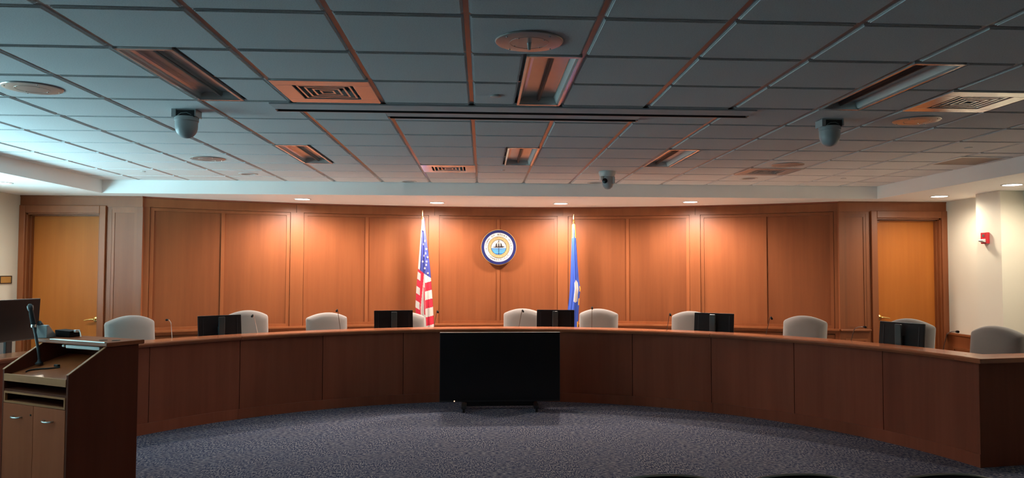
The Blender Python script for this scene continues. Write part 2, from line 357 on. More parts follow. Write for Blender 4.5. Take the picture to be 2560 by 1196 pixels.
# flat piers and doors either side (plane y = 10.35, facing the room)
YP = 10.35
def side_wall(sgn, name, dname, tname, x_in, x_cas_in, x_op0, x_op1, x_cas_out, lab):
    """x_in: corner with curved wall; casing x_cas_in..x_cas_out, opening x_op0..x_op1 (ordered from inside to outside)"""
    lo = lambda a, b: (min(a, b), max(a, b))
    w = struct(name, label=lab)
    def bx(nm, a, b, y0, y1, z0, z1, mat='wood_trim', **kw):
        a, b = lo(a, b); return obj(nm, MB().box(a, b, y0, y1, z0, z1), mat, w, **kw)
    bx('wall_core', x_in, x_cas_in, YP+.02, YP+.25, 0, SOF, 'wood')
    bx('wall_core', x_op0, x_cas_out, YP+.02, YP+.25, 2.40, SOF, 'wood')
    bx('wall_core', x_op1, x_cas_out, YP+.02, YP+.25, 0, 2.40, 'wood')
    bx('wall_core', x_cas_in, x_op0, YP+.02, YP+.25, 0, 2.40, 'wood')
    bx('crown_board', x_in, x_cas_out, YP-.01, YP+.02, 2.505, SOF-.02)
    bx('crown_bead', x_in, x_cas_out, YP-.018, YP+.02, SOF-.02, SOF)
    d = x_cas_in-x_in
    # pier: stiles, frame and recessed panel
    bx('stile', x_in, x_in+d*.16, YP, YP+.02, .865, 2.505)
    bx('stile', x_in+d*.86, x_cas_in, YP, YP+.02, .865, 2.505)
    f = MB()
    a, b = lo(x_in+d*.16, x_in+d*.86)
    f.box(a, a+.035, YP+.004, YP+.02, .90, 2.473).box(b-.035, b, YP+.004, YP+.02, .90, 2.473).box(a+.035, b-.035, YP+.004, YP+.02, 2.43, 2.473).box(a, b, YP+.004, YP+.02, .865, .90)
    obj('panel_frame', f, 'wood_trim', w)
    obj('panel', MB().box(a+.034, b-.034, YP+.012, YP+.02, .899, 2.431), 'wood', w)
    bx('rail', x_in+d*.16, x_in+d*.86, YP, YP+.02, 2.472, 2.505)
    bx('chair_rail', x_in, x_in+d*.95, YP-.05, YP+.02, .838, .865, bevel=.006)
    bx('lower_panel', x_in, x_cas_in, YP+.005, YP+.02, .12, .838, 'wood')
    f = MB(); f.box(a, b, YP-.005, YP+.005, .70, .73).box(a, a+.03, YP-.005, YP+.005, .2, .70).box(b-.03, b, YP-.005, YP+.005, .2, .70)
    obj('lower_frame', f, 'wood_trim', w)
    bx('base', x_in, x_cas_in, YP-.012, YP+.02, 0, .12, 'wood_desk')
    # door
    dr = struct(dname, label='flush veneer door with brass lever')
    a, b = lo(x_op0, x_op1)
    obj('leaf', MB().box(a+.022, b-.022, YP+.12, YP+.165, .01, 2.395), 'wood_door', dr)
    j = MB().box(a, a+.02, YP+.0, YP+.22, 0, 2.42).box(b-.02, b, YP, YP+.22, 0, 2.42).box(a, b, YP, YP+.22, 2.40, 2.42)
    j.box(a+.02, a+.035, YP+.06, YP+.12, 0, 2.40).box(b-.035, b-.02, YP+.06, YP+.12, 0, 2.40).box(a+.02, b-.02, YP+.06, YP+.12, 2.385, 2.40)
    obj('jamb', j, 'wood_trim', dr)
    c0, c1 = lo(x_cas_in, x_op0); obj('casing', MB().box(c0, c1, YP-.035, YP+.02, 0, 2.52), 'wood_trim', dr, bevel=.006)
    c0, c1 = lo(x_op1, x_cas_out); obj('casing', MB().box(c0, c1, YP-.035, YP+.02, 0, 2.52), 'wood_trim', dr, bevel=.006)
    obj('casing', MB().box(a, b, YP-.035, YP+.02, 2.42, 2.52), 'wood_trim', dr, bevel=.006)
    hx = x_op0+sgn*.09
    h = MB().lathe([(.001, 0), (.034, .0), (.036, .008), (.028, .016), (.012, .02), (.011, .055)], 20, xf=Matrix.Translation((hx, YP+.12, 1.02)) @ Matrix.Rotation(PI/2, 4, 'X'))
    h.tube([(hx, YP+.066, 1.02), (hx+sgn*.03, YP+.062, 1.023), (hx+sgn*.075, YP+.06, 1.018), (hx+sgn*.12, YP+.064, 1.008)], [.013, .012, .011, .009], 10)
    tag(obj('handle', h, 'brass', dr, smooth=True), 'brass lever handle')
    if sgn > 0:
        obj('closer_arm', MB().box(5.53, 5.60, YP+.085, YP+.118, 2.36, 2.384), 'wood_trim', dr)
side_wall(1, 'wall_back_right', 'door_2', None, 4.972, 5.425, 5.51, 6.45, 6.53, 'cherry panelled pier with door at the right')
side_wall(-1, 'wall_back_left', 'door_1', None, -4.486, -4.945, -5.025, -5.965, -6.04, 'cherry panelled pier with door at the left')

# ------------------------------------------------------------------ suspended ceiling
gap = .021
def tile_mesh(x0, x1, y0, y1):
    mb = MB(); k = 0
    # stepped tegular edge: dropped face, lip, upper slab
    for ins, za, zb in ((gap+.004, 0, .005), (gap-.002, .005, .011), (gap-.009, .011, .022)):
        mb.box(x0+ins, x1-ins, y0+ins, y1-ins, CEIL+za, CEIL+zb)
    return mb
troffers = [(-3, -2.5, 1), (.5, 1, 1), (4, 4.5, 1), (-3, -2.5, 6), (.5, 1, 6), (3, 3.5, 6)]
diffusers = [(-2, 2), (5, 2), (-1, 8), (5, 8)]
proto_tile = None
i0, i1 = math.floor((SX0-TX0)/TS), math.ceil((SX1-TX0)/TS)
back = MB()
for j in range(-11, 11):
    for i in range(i0, i1):
        if (i, j) in diffusers: continue
        x0, x1, y0, y1 = TX0+i*TS, TX0+(i+1)*TS, TY0+j*TS, TY0+(j+1)*TS
        for ta, tb, tj in troffers:
            if tj <= j < tj+2 and ta >= i and tb <= i+1:
                if ta == i: x0 = TX0+tb*TS
                else: x1 = TX0+ta*TS
        full = abs(x1-x0-TS) < 1e-6
        if x0 < SX0: x0 = SX0-gap+.004; full = False
        if x1 > SX1: x1 = SX1+gap-.004; full = False
        if y1 > SY: y1 = SY+gap-.004; full = False
        if x1-x0 < .06: continue
        if j < -1:
            back.box(x0+gap, x1-gap, y0+gap, y1-gap, CEIL, CEIL+.022); continue
        if full:
            if proto_tile is None:
                proto_tile = obj('ceiling_tile', tile_mesh(0, TS, 0, TS), 'tile', ceiling); o = proto_tile
            else:
                o = proto_tile.copy(); COL.objects.link(o); o.parent = ceiling
            o.location = (x0, y0, random.uniform(-.0006, .0006))
        else:
            obj('ceiling_tile', tile_mesh(x0, x1, y0, y1), 'tile', ceiling)
tag(obj('rear_tiles', back, 'tile', ceiling), kind='stuff')
for i in range(i0+1, i1):
    x = TX0+i*TS; segs = [(YB, SY)]
    obj('grid_runner', MB().box(x-.012, x+.012, YB, SY, CEIL+.011, CEIL+.0125).box(x-.002, x+.002, YB, SY, CEIL+.0125, CEIL+.05), 'grid', ceiling)
for j in range(-1, 11):
    y = TY0+j*TS; cuts = sorted([(TX0+ta*TS, TX0+tb*TS) for ta, tb, tj in troffers if tj+1 == j]); x = SX0; bar = MB()
    for ca, cb in cuts+[(SX1, SX1)]:
        bar.box(x, ca, y-.012, y+.012, CEIL+.0108, CEIL+.0123).box(x, ca, y-.002, y+.002, CEIL+.0123, CEIL+.05); x = cb
    obj('grid_cross_tee', bar, 'grid', ceiling)
rb = MB()
for j in range(-10, -1):
    y = TY0+j*TS; rb.box(SX0, SX1, y-.012, y+.012, CEIL+.0108, CEIL+.0123)
tag(obj('rear_cross_tees', rb, 'grid', ceiling), kind='stuff')
wa = MB().box(SX0, SX0+.022, YB, SY, CEIL+.0105, CEIL+.012).box(SX1-.022, SX1, YB, SY, CEIL+.0105, CEIL+.012).box(SX0, SX1, SY-.022, SY, CEIL+.0105, CEIL+.012)
obj('wall_angle', wa, 'grid', ceiling)

# recessed light troffers, switched off
def troffer_parts(root):
    w, l = TS/2, 2*TS; x0, x1, y0, y1 = -w/2+.004, w/2-.004, -l/2+.006, l/2-.006; b = .026; D = .085
    fr = MB().box(x0, x0+b*.6, y0, y1, -.004, .012).box(x1-b*.6, x1, y0, y1, -.004, .012).box(x0, x1, y0, y0+b, -.004, .012).box(x0, x1, y1-b, y1, -.004, .012)
    obj('frame', fr, 'ceil_metal', root)
    xi0, xi1, yi0, yi1 = x0+b*.6, x1-b*.6, y0+b, y1-b
    for sg in (-1, 1):
        pts = []; xa = xi0 if sg < 0 else xi1
        for q, zz in ((0, .012), (.03, .028), (.09, .040), (.18, .047), (.30, .050), (1, .050)):
            pts.append((xa*(1-q)+sg*.012*q, zz))
        mb = MB(); n = len(pts); vs = []; fs = []
        for (xx, zz) in pts: vs += [(xx, yi0, zz), (xx, yi1, zz)]
        for k in range(n-1): fs.append((2*k, 2*k+1, 2*k+3, 2*k+2))
        mb.add(vs, fs); obj('reflector', mb, 'reflector', root)
    obj('spine', MB().box(-.012, .012, yi0, yi1, .030, .055).box(-.0045, .0045, yi0, yi1, .020, .030), 'spine', root)
    obj('end_plate', MB().box(xi0, xi1, yi0-.001, yi0+.001, .012, .10), 'reflector', root)
    obj('end_plate', MB().box(xi0, xi1, yi1-.001, yi1+.001, .012, .10), 'reflector', root)
    obj('side_lens', MB().prism([(xi1-.001, .004), (xi1-.012, .004), (xi1-.03, .05), (xi1-.022, .085), (xi1-.001, .09)], 'y', yi0+.004, yi1-.004), 'lampbar', root)
    obj('housing', MB().box(xi0-.006, xi1+.006, yi0-.006, yi1+.006, .105, .112), 'white_metal', root)
labs = {(-3, 1): 'unlit ceiling troffer above the left dome camera', (.5, 1): 'unlit ceiling troffer behind the large centre speaker disc',
        (4, 1): 'unlit ceiling troffer with pale side lens above right dome camera', (-3, 6): 'small far unlit troffer at left of the ceiling',
        (.5, 6): 'far unlit troffer in the middle of the ceiling, right of wall end diffuser', (3, 6): 'far unlit troffer right of the small white camera'}
tp = None
for ta, tb, tj in troffers:
    loc = (TX0+(ta+tb)/2*TS, TY0+(tj+1)*TS, CEIL)
    if tp is None:
        tp = thing('light_troffer', labs[(ta, tj)], 'ceiling light', loc, 0, 'recessed ceiling troffers'); troffer_parts(tp)
    else: dup(tp, loc, 0, labs[(ta, tj)])
# square air diffusers with stepped louvres
def diffuser_parts(root):
    h = TS/2-.008; a = .185; z0 = -.006
    fr = MB().box(-h, h, -h, -a, z0, .012).box(-h, h, a, h, z0, .012).box(-h, -a, -a, a, z0, .012).box(a, h, -a, a, z0, .012)
    obj('face_frame', fr, 'ceil_metal', root, bevel=.003)
    for k in range(4):
        r = a-.020-.040*k; q = r-.012; o2 = r+.020; lip = MB()
        lip.box(-r, r, -r, -q, -.003, .001).box(-r, r, q, r, -.003, .001).box(-r, -q, -q, q, -.003, .001).box(q, r, -q, q, -.003, .001)
        vs = [(-r, -r, .0), (r, -r, .0), (r, r, .0), (-r, r, .0), (-o2+.03, -o2+.03, .040), (o2-.03, -o2+.03, .040), (o2-.03, o2-.03, .040), (-o2+.03, o2-.03, .040)]
        lip.add(vs, [(0, 1, 5, 4), (1, 2, 6, 5), (2, 3, 7, 6), (3, 0, 4, 7)])
        obj('louvre', lip, 'ceil_metal', root)
    obj('throat', MB().box(-a, a, -a, a, .060, .064), 'black_matte', root)
    obj('centre_plate', MB().box(-.024, .024, -.024, .024, .012, .016), 'white_metal', root)
dl = {(-2, 2): 'square louvred diffuser left of the projection screen slot', (5, 2): 'square louvred diffuser near the right edge, brightly lit cream on one side',
      (-1, 8): 'small far diffuser just above the soffit, left of centre', (5, 8): 'far diffuser on the right beside a speaker disc'}
dp = None
for (i, j) in diffusers:
    loc = (TX0+(i+.5)*TS, TY0+(j+.5)*TS, CEIL)
    if dp is None:
        dp = thing('air_diffuser', dl[(i, j)], 'air vent', loc, 0, 'square ceiling diffusers'); diffuser_parts(dp)
    else: dup(dp, loc, 0, dl[(i, j)])
g = thing('return_grille', 'flat beige return air panel by the right soffit', 'air vent', (5.02, 7.55, CEIL))
obj('frame', MB().box(-.27, .27, -.29, -.25, -.008, 0).box(-.27, .27, .25, .29, -.008, 0).box(-.27, -.23, -.25, .25, -.008, 0).box(.23, .27, -.25, .25, -.008, 0), 'white_metal', g)
gp = MB()
for k in range(16): gp.box(-.23, .23, -.25+k*.031, -.25+k*.031+.024, -.006, -.002)
obj('slats', gp, 'return', g)['kind'] = 'stuff'
# round speaker discs
def speaker_parts(root):
    obj('disc', MB().lathe([(.166, 0), (.170, -.003), (.166, -.008), (.150, -.0105), (.10, -.0115), (.001, -.012)], 48), 'return_disc', root, smooth=True)
    obj('inner_ring', MB().ring(.094, .098, -.0125, -.0105, 40), 'return_disc', root)
    for k in range(4):
        for r in (.147, .09):
            a = PI/4+k*PI/2+(.12 if r < .1 else -.1)
            obj('screw', MB().lathe([(.004, -.010), (.004, -.0145), (.001, -.0155)], 8, xf=Matrix.Translation((r*math.cos(a), r*math.sin(a), 0))), 'chrome', root)
M['return_disc'] = plain('speaker_cover', (.54, .51, .48), .28, .45)
sl = {(0, 0): 'large round speaker cover with centre pin, top middle of ceiling', (-5, 2): 'round speaker disc at far left of the ceiling',
      (5, 3): 'orange lit round speaker disc beside the right dome camera', (-5, 7): 'faint small round speaker disc at left, far ceiling', (5, 7): 'faint round speaker disc beside the far right diffuser'}
sp = None
for k, (i, j) in enumerate(sl):
    loc = (TX0+(i+.5)*TS, TY0+(j+(.58 if j == 0 else .52))*TS, CEIL)
    if sp is None:
        sp = thing('ceiling_speaker', sl[(i, j)], 'speaker', loc, 0, 'round ceiling speaker covers'); speaker_parts(sp)
        first = sp
    else: dup(sp, loc, 0, sl[(i, j)])
obj('pin', MB().lathe([(.011, -.011), (.009, -.03), (.007, -.045), (.004, -.047)], 12), 'white_metal', first, smooth=True)
# unlit recessed cans
cp_ = None
for (x, y, lab) in ((-2.79, 9.22, 'unlit recessed can at the left end of the far ceiling row'), (-.96, 9.86, 'unlit recessed can left of the small far diffuser by soffit'),
                    (1.46, 9.80, 'unlit recessed can below left of the white camera'), (3.28, 9.19, 'unlit recessed can below the far right diffuser')):
    if cp_ is None:
        cp_ = thing('recessed_can', lab, 'ceiling light', (x, y, CEIL), 0, 'unlit recessed cans')
        obj('trim_ring', MB().ring(.078, .108, -.006, 0, 32), 'white_metal', cp_, smooth=30)
        obj('baffle', MB().lathe([(.08, -.001), (.06, -.0005)], 24), 'grid', cp_)
    else: dup(cp_, (x, y, CEIL), 0, lab)
# small ceiling discs
sd = None
for (x, y, lab, r) in ((.08, 4.94, 'small white sprinkler cover beside the centre troffer', 1), (4.48, 6.735, 'small white sprinkler cover on right, left of return panel', 1),
                    (.229, 8.63, 'tiny dark sprinkler cover under the centre far troffer', .6), (-3.93, 9.05, 'tiny sprinkler cover far left near soffit corner', .8), (4.44, 9.1, 'tiny sprinkler cover near the right soffit corner', .9)):
    if sd is None:
        sd = thing('sprinkler_cover', lab, 'sprinkler', (x, y, CEIL), 0, 'sprinkler covers')
        obj('cap', MB().lathe([(.034, -.001), (.036, -.006), (.030, -.0095), (.001, -.0105)], 24), 'white_metal', sd, smooth=True)
        obj('collar', MB().lathe([(.028, 0), (.028, -.002)], 16), 'grid', sd)
    else:
        d_ = dup(sd, (x, y, CEIL), 0, lab); d_.scale = (r, r, 1)
# projection screen slots
def slot(name, lab, x0, x1, y0, y1, dz):
    r = thing(name, lab, 'screen slot', ((x0+x1)/2, (y0+y1)/2, CEIL)); w, d = (x1-x0)/2, (y1-y0)/2; t = .012
    obj('near_rail', MB().box(-w, w, -d, d-.05, -.010, 0), 'slotgrey', r, bevel=.002)
    obj('far_rail', MB().box(-w, w, d-t, d, -.016, 0), 'black', r)  # black colour stands in for shade on the slot's far wall
    obj('end_cap', MB().box(-w, -w+t, d-.05, d-t, -dz, 0), 'grid', r)
    obj('end_cap', MB().box(w-t, w, d-.05, d-t, -dz, 0), 'grid', r)
    obj('closure_panel', MB().box(-w+t, w-t, d-.046, d-t-.014, -.004, -.001), 'slotgrey', r)
slot('projection_screen', 'long grey recessed screen slot across the ceiling', -1.46, 1.94, 5.25, 5.47, .014)
slot('projection_screen', 'shorter recessed screen slot just behind the long one', -.70, 1.16, 5.49, 5.67, .016)
# dome cameras
def dome(lab, x, y):
    r = thing('dome_camera', lab, 'camera', (x, y, CEIL), 0, 'ceiling dome cameras')
    obj('bracket', MB().box(-.085, -.055, -.06, .06, -.058, 0).box(.075, .085, -.06, .06, -.05, 0).box(-.085, .085, -.055, .055, -.007, 0), 'cam', r, bevel=.002)
    obj('mount_box', MB().box(-.05, .07, -.048, .05, -.055, -.007), 'black', r)
    obj('cable', MB().tube([(-.045, -.05, -.045), (-.02, -.056, -.03), (.02, -.056, -.026), (.05, -.05, -.04)], .0025, 6), 'phone', r)
    obj('collar', MB().lathe([(.001, -.05), (.078, -.05), (.082, -.056), (.082, -.078), (.078, -.082)], 36), 'cam', r, smooth=True)
    pr = [(.0765, -.082), (.076, -.12)]+[(.076*math.cos(q*PI/16), -.12-.082*math.sin(q*PI/16)) for q in range(1, 8)]+[(.001, -.202)]
    obj('dome', MB().lathe(pr, 36), 'cam', r, smooth=True)
dome('grey dome camera hanging from the left ceiling', -2.12, 5.56)
dome('grey dome camera hanging from the right ceiling', 2.62, 5.58)
r = thing('ptz_camera', 'small white tilting camera on the far ceiling right of centre', 'camera', (1.43, 8.68, CEIL))
obj('ceiling_plate', MB().lathe([(.095, 0), (.10, -.012), (.09, -.05), (.082, -.062), (.001, -.064)], 36), 'white_metal', r, smooth=True)
obj('yoke', MB().box(-.085, -.05, -.05, .05, -.11, -.06).box(.05, .085, -.05, .05, -.15, -.06), 'white_metal', r, bevel=.012)
hd = MB().lathe([(.001, .062), (.035, .052), (.058, .03), (.066, 0), (.064, -.06), (.055, -.095), (.03, -.118), (.001, -.124)], 28, xf=Matrix.Translation((.005, 0, -.085)))
obj('head', hd, 'cam', r, smooth=True)
obj('lens', MB().lathe([(.030, 0), (.030, .012), (.024, .016), (.001, .017)], 20, xf=Matrix.Translation((-.032, -.048, -.115)) @ Matrix.Rotation(math.radians(-30), 4, 'Z') @ Matrix.Rotation(PI/2, 4, 'X')), 'screen', r, smooth=True)

# ------------------------------------------------------------------ lit downlights
def downlight(lab, x, y, watts, col, ang=176):
    r = thing('downlight', lab, 'ceiling light', (x, y, SOF), 0, 'lit round downlights')
    obj('trim_ring', MB().ring(.098, .115, -.006, 0, 36), 'white_metal', r, smooth=30)
    obj('lens', MB().lathe([(.098, -.001), (.098, -.003), (.06, -.0045), (.001, -.005)], 32), 'lens', r, smooth=True)
    ld = bpy.data.lights.new('lamp', 'SPOT'); ld.energy = watts; ld.color = col; ld.spot_size = math.radians(ang); ld.spot_blend = .65; ld.shadow_soft_size = .085
    lo = bpy.data.objects.new('lamp', ld); COL.objects.link(lo); lo.parent = r; lo.location = (0, 0, -.02)
downlight('lit downlight at the left of the curved wall', -2.47, 10.59, LAMP_W, LAMP_COL)
downlight('lit downlight above the striped flag', -.66, 11.0, LAMP_W, LAMP_COL)
downlight('lit downlight above the blue flag', 1.13, 11.0, LAMP_W, LAMP_COL)
downlight('lit downlight at the right of the curved wall', 2.93, 10.59, LAMP_W, LAMP_COL)
downlight('lit downlight before the right door', 5.935, 9.536, SIDE_W, SIDE_COL)
downlight('lit downlight above the fire alarm column, right edge', 5.945, 8.18, SIDE_W, SIDE_COL)
downlight('lit downlight at the left edge before the left door', -5.39, 8.86, SIDE_W*1.3, SIDE_COL)
for q, y in enumerate((6.83,)):
    downlight('lit downlight in the right soffit, nearer the viewer than the fire alarm column', 5.945, y, SIDE_W, SIDE_COL)

# ------------------------------------------------------------------ wall seal
r = thing('town_seal', 'round blue and white town seal on curved wall', 'wall seal', (.245, 11.70, 2.028), 0)
RX = Matrix.Rotation(PI/2, 4, 'X')   # lathe axis towards the viewer (-Y)
obj('backing_disc', MB().lathe([(.265, 0), (.272, .004), (.272, .036), (.268, .04), (.001, .04)], 64, xf=RX), 'gold', r, smooth=30)
obj('navy_ring', MB().lathe([(.265, .0395), (.264, .045), (.222, .045), (.222, .0395)], 64, xf=RX, cap=False), 'navy', r, smooth=30)
obj('white_ring', MB().lathe([(.222, .0405), (.222, .044), (.165, .044), (.165, .0405)], 64, xf=RX, cap=False), 'white', r, smooth=30)
obj('tan_ring', MB().lathe([(.162, .0405), (.162, .048), (.118, .048), (.118, .0405)], 64, xf=RX, cap=False), 'tan', r, smooth=30)
rim = MB().lathe([(.166, .0405), (.166, .049), (.161, .049), (.161, .0405)], 64, xf=RX, cap=False).lathe([(.119, .0405), (.119, .049), (.115, .049), (.115, .0405)], 64, xf=RX, cap=False)
obj('dark_rim', rim, 'ink', r, smooth=30)
obj('sky', MB().lathe([(.116, .0405), (.116, .043), (.001, .043)], 48, xf=RX), 'white', r)
def chord(z): return math.sqrt(max(0, .114**2-z*z))
def waterband(z0, z1): return [(-chord(z0), z0), (chord(z0), z0), (chord(z1), z1), (-chord(z1), z1)]
sea = MB()
for k, (z0, z1) in enumerate(((-.108, -.085), (-.079, -.066), (-.061, -.049), (-.044, -.031), (-.027, -.014))):
    sea.prism(waterband(z0, z1), 'y', -.0455, -.043)
obj('sea', sea, 'seablue', r)
sk = MB()
for z0, z1 in ((-.085, -.079), (-.066, -.061), (-.049, -.044)): sk.prism(waterband(z0, z1), 'y', -.0450, -.043)
obj('foam', sk, 'skyblue', r)
ship = MB()
ship.prism([(-.10, .004), (-.05, -.004), (.06, -.004), (.078, .006), (.112, .004), (.078, .012), (-.06, .009)], 'y', -.0475, -.043)
for x in (-.036, .0, .036): ship.box(x-.013, x+.013, -.0475, -.043, .012, .030).box(x-.010, x+.010, -.0475, -.043, .038, .054).box(x-.002, x+.002, -.0475, -.043, .008, .06)
ship.box(.050, .075, -.0475, -.043, .010, .018)
for sgn in (-1, 1): ship.tube([(sgn*.002, -.046, .10), (sgn*.055, -.046, .02)], .0012, 4)
ship.prism([(-.004, -.11), (.004, -.11), (.0025, .0), (.004, .04), (0, .115), (-.004, .04), (-.0025, 0)], 'y', -.049, -.043)
obj('ship', ship, 'ink', r)
def star_poly(cx, cz, R, rot=0):
    return [(cx+(R if k % 2 == 0 else R*.42)*math.sin(rot+k*PI/5), cz+(R if k % 2 == 0 else R*.42)*math.cos(rot+k*PI/5)) for k in range(10)]
for sgn in (-1, 1): obj('star', MB().prism(star_poly(sgn*.191, -.025, .012), 'y', -.046, -.043), 'ink', r)
# tan ring ornament: small raised squiggles
orn = MB()
for k in range(26):
    a = 2*PI*k/26+random.uniform(-.06, .06); R0 = .140+random.uniform(-.008, .008)
    orn.box(-.007, .007, -.0495, -.047, -.0025, .0025, xf=Matrix.Rotation(a, 4, 'Y') @ Matrix.Translation((R0, 0, 0)) @ Matrix.Rotation(random.uniform(0, 3), 4, 'Y'))
obj('ornament', orn, 'louver', r)['kind'] = 'stuff'
def lettering(word, radius, mid_deg, step, size, inward):
    """letters round the ring; mid_deg measured clockwise from the top"""
    mb = MB(); n = len(word)
    for k, ch in enumerate(word):
        if ch == ' ': continue
        cu = bpy.data.curves.new('t', 'FONT'); cu.body = ch; cu.size = size; cu.align_x = 'CENTER'; cu.align_y = 'CENTER'; cu.extrude = .0012; cu.offset = .0006
        to = bpy.data.objects.new('t', cu); COL.objects.link(to)
        me = bpy.data.meshes.new_from_object(to.evaluated_get(bpy.context.evaluated_depsgraph_get()))
        bpy.data.objects.remove(to)
        off = (k-(n-1)/2)*step; a = math.radians(mid_deg+off if not inward else mid_deg-off)
        base = Matrix.Translation((radius*math.sin(a), -.0455, radius*math.cos(a)))
        rot = Matrix.Rotation(a if not inward else a+PI, 4, 'Y')
        mb.add([v.co for v in me.vertices], [tuple(p.vertices) for p in me.polygons], 0, base @ rot @ Matrix.Rotation(PI/2, 4, 'X'))
        bpy.data.meshes.remove(me)
    return mb
obj('lettering', lettering('TOWN OF ROCKY HILL', .193, 2, 9.6, .036, False), 'ink', r)
obj('lettering', lettering('CONNECTICUT', .193, 180, 9.8, .034, True), 'ink', r)

# ------------------------------------------------------------------ flags
def flag(name, lab, x, y, prof, top, zt, zb, colour, mats, seedk, spear):
    r = thing(name, lab, 'flag', (x, y, 0))
    obj('base', MB().lathe([(.16, 0), (.16, .012), (.14, .03), (.05, .055), (.028, .08), (.022, .13), (.001, .13)], 32), 'gold', r, smooth=True)
    obj('pole', MB().tube([(0, 0, .06), (0, 0, top-.12)], .013, 12), 'wood_cap' if spear else 'white', r, smooth=True)
    sx = Matrix.Translation((0, 0, top-.13))
    if spear: obj('finial', MB().lathe([(.001, 0), (.014, 0), (.02, .01), (.012, .025), (.02, .035), (.010, .05), (.017, .062), (.006, .12), (.001, .135)], 16, xf=sx), 'brass', r, smooth=True)
    else: obj('finial', MB().lathe([(.001, 0), (.02, .005), (.022, .03), (.012, .045), (.008, .06), (.003, .12), (.001, .13)], 16, xf=sx), 'brass', r, smooth=True)
    nu, nz = 96, 260; mb = MB(); vs = []; fs = []; mi = []
    def lr(z):
        for (za, la, ra), (zc, lc, rc) in zip(prof, prof[1:]):
            if za >= z >= zc: q = (za-z)/(za-zc); return la+(lc-la)*q, ra+(rc-ra)*q
        return prof[-1][1:]
    rows = []
    for k in range(nz+1):
        z = zt+(zb-zt)*k/nz; l, rr = lr(z); w = rr-l; row = []
        for i in range(nu):
            u = i/(nu-1)
            if u <= .62:
                s = u/.62; fold = math.sin(s*PI*7+seedk+(zt-z)*1.1)*.5+math.sin(s*PI*3.3+seedk*2-(zt-z)*.8)*.5
                yy = -.26*w*math.sin(PI*s)-.085*w*fold*(.35+.65*math.sin(PI*s)); xx = l+w*s
            else:
                s = 1-(u-.62)/.38; s = min(max(s, .001), .999); yy = .16*w*math.sin(PI*s); xx = l+w*s
            row.append((xx-x, yy, z))
        rows.append(row); vs += row
    for k in range(nz):
        for i in range(nu):
            i2 = (i+1) % nu; fs.append((k*nu+i, k*nu+i2, (k+1)*nu+i2, (k+1)*nu+i))
            z = zt+(zb-zt)*(k+.5)/nz; u = (i+.5)/(nu-1); s = u/.62 if u <= .62 else 1-(u-.62)/.38
            mi.append(colour(min(max(s, 0), 1), z, u > .62))
    fs += [tuple(range(nu)), tuple(range(nz*nu, nz*nu+nu))]; mi += [0, 0]
    mb.add(vs, fs); mb.mi = mi
    c = obj('cloth', mb, mats, r, smooth=70)
    return r, rows, nu, nz
def us_col(s, z, back):
    zb = 1.70-.14*s
    if z > zb: return 1 if (s < .30-.14*max(0, min(1, (2.44-z)/.74))) else 0      # white sleeve, navy canton
    tt = (zb-z)
    if s < .26: return 2 if int(tt/.105+.6) % 2 == 0 else 1
    if s < .30+.20*max(0, 1-tt/.55): return 2
    if s < .58: return 1 if not (.50 < s < .56 and .2 < tt < .6) else 2
    return 1 if int(tt/.125+1.0+(s-.6)*1.6) % 2 else 2
pr_us = [(2.45, -.892, -.862), (2.28, -.905, -.845), (2.0, -.925, -.805), (1.69, -.945, -.765), (1.40, -.968, -.742), (1.16, -.978, -.722), (.80, -.965, -.700), (.60, -.95, -.69)]
rf, rows, nu, nz = flag('striped_flag', 'red white and blue striped flag on pole, left of seal', -.885, 11.25, pr_us, 2.55, 2.45, .62, us_col, ['fblue', 'fwhite', 'fred'], .4, False)
for (s, z) in ((.62, 2.26), (.72, 2.10), (.50, 2.05), (.70, 1.92), (.55, 1.88), (.42, 1.80), (.75, 1.80), (.70, 1.75), (.58, 1.70), (.80, 1.63), (.82, 1.98), (.88, 1.86)):
    k = int((2.45-z)/(2.45-.62)*nz); i = int(s*.62*(nu-1)); p = Vector(rows[k][i]); q = Vector(rows[k][i+1])-Vector(rows[k][i-1]); q.normalize()
    n_ = Vector((q.y, -q.x, 0)); 
    for pts in (star_poly(0, 0, .021, random.uniform(-.4, .4)),):
        fv = [p+n_*.004+q*a+Vector((0, 0, 1))*b for a, b in pts]; bv = [w-n_*.003 for w in fv]
        obj('star', MB().add(fv+bv, [tuple(range(10)), tuple(range(10, 20))]+[(i_, (i_+1) % 10, 10+(i_+1) % 10, 10+i_) for i_ in range(10)]), 'fwhite', rf)
def ct_col(s, z, back):
    if z > 2.16: return 1 if (s < .30 or s > .72) else 0
    if not back and .42 < s < .80 and 1.20+.10*abs(s-.6) < z < 1.54-.25*abs(s-.62): return 2
    if s > .90 and (1.36 < z < 1.44 or 1.16 < z < 1.26 or .80 < z < .92): return 1
    return 0
pr_ct = [(2.36, 1.325, 1.372), (2.1, 1.318, 1.388), (1.83, 1.308, 1.405), (1.55, 1.298, 1.425), (1.40, 1.290, 1.452), (1.30, 1.283, 1.437), (1.18, 1.27, 1.43), (1.0, 1.245, 1.418), (.80, 1.23, 1.412), (.60, 1.22, 1.41)]
flag('state_flag', 'blue flag with gold fringe and pale emblem on spear pole, right of seal', 1.35, 11.25, pr_ct, 2.505, 2.36, .62, ct_col, ['sblue', 'fringe', 'fwhite'], 1.9, True)

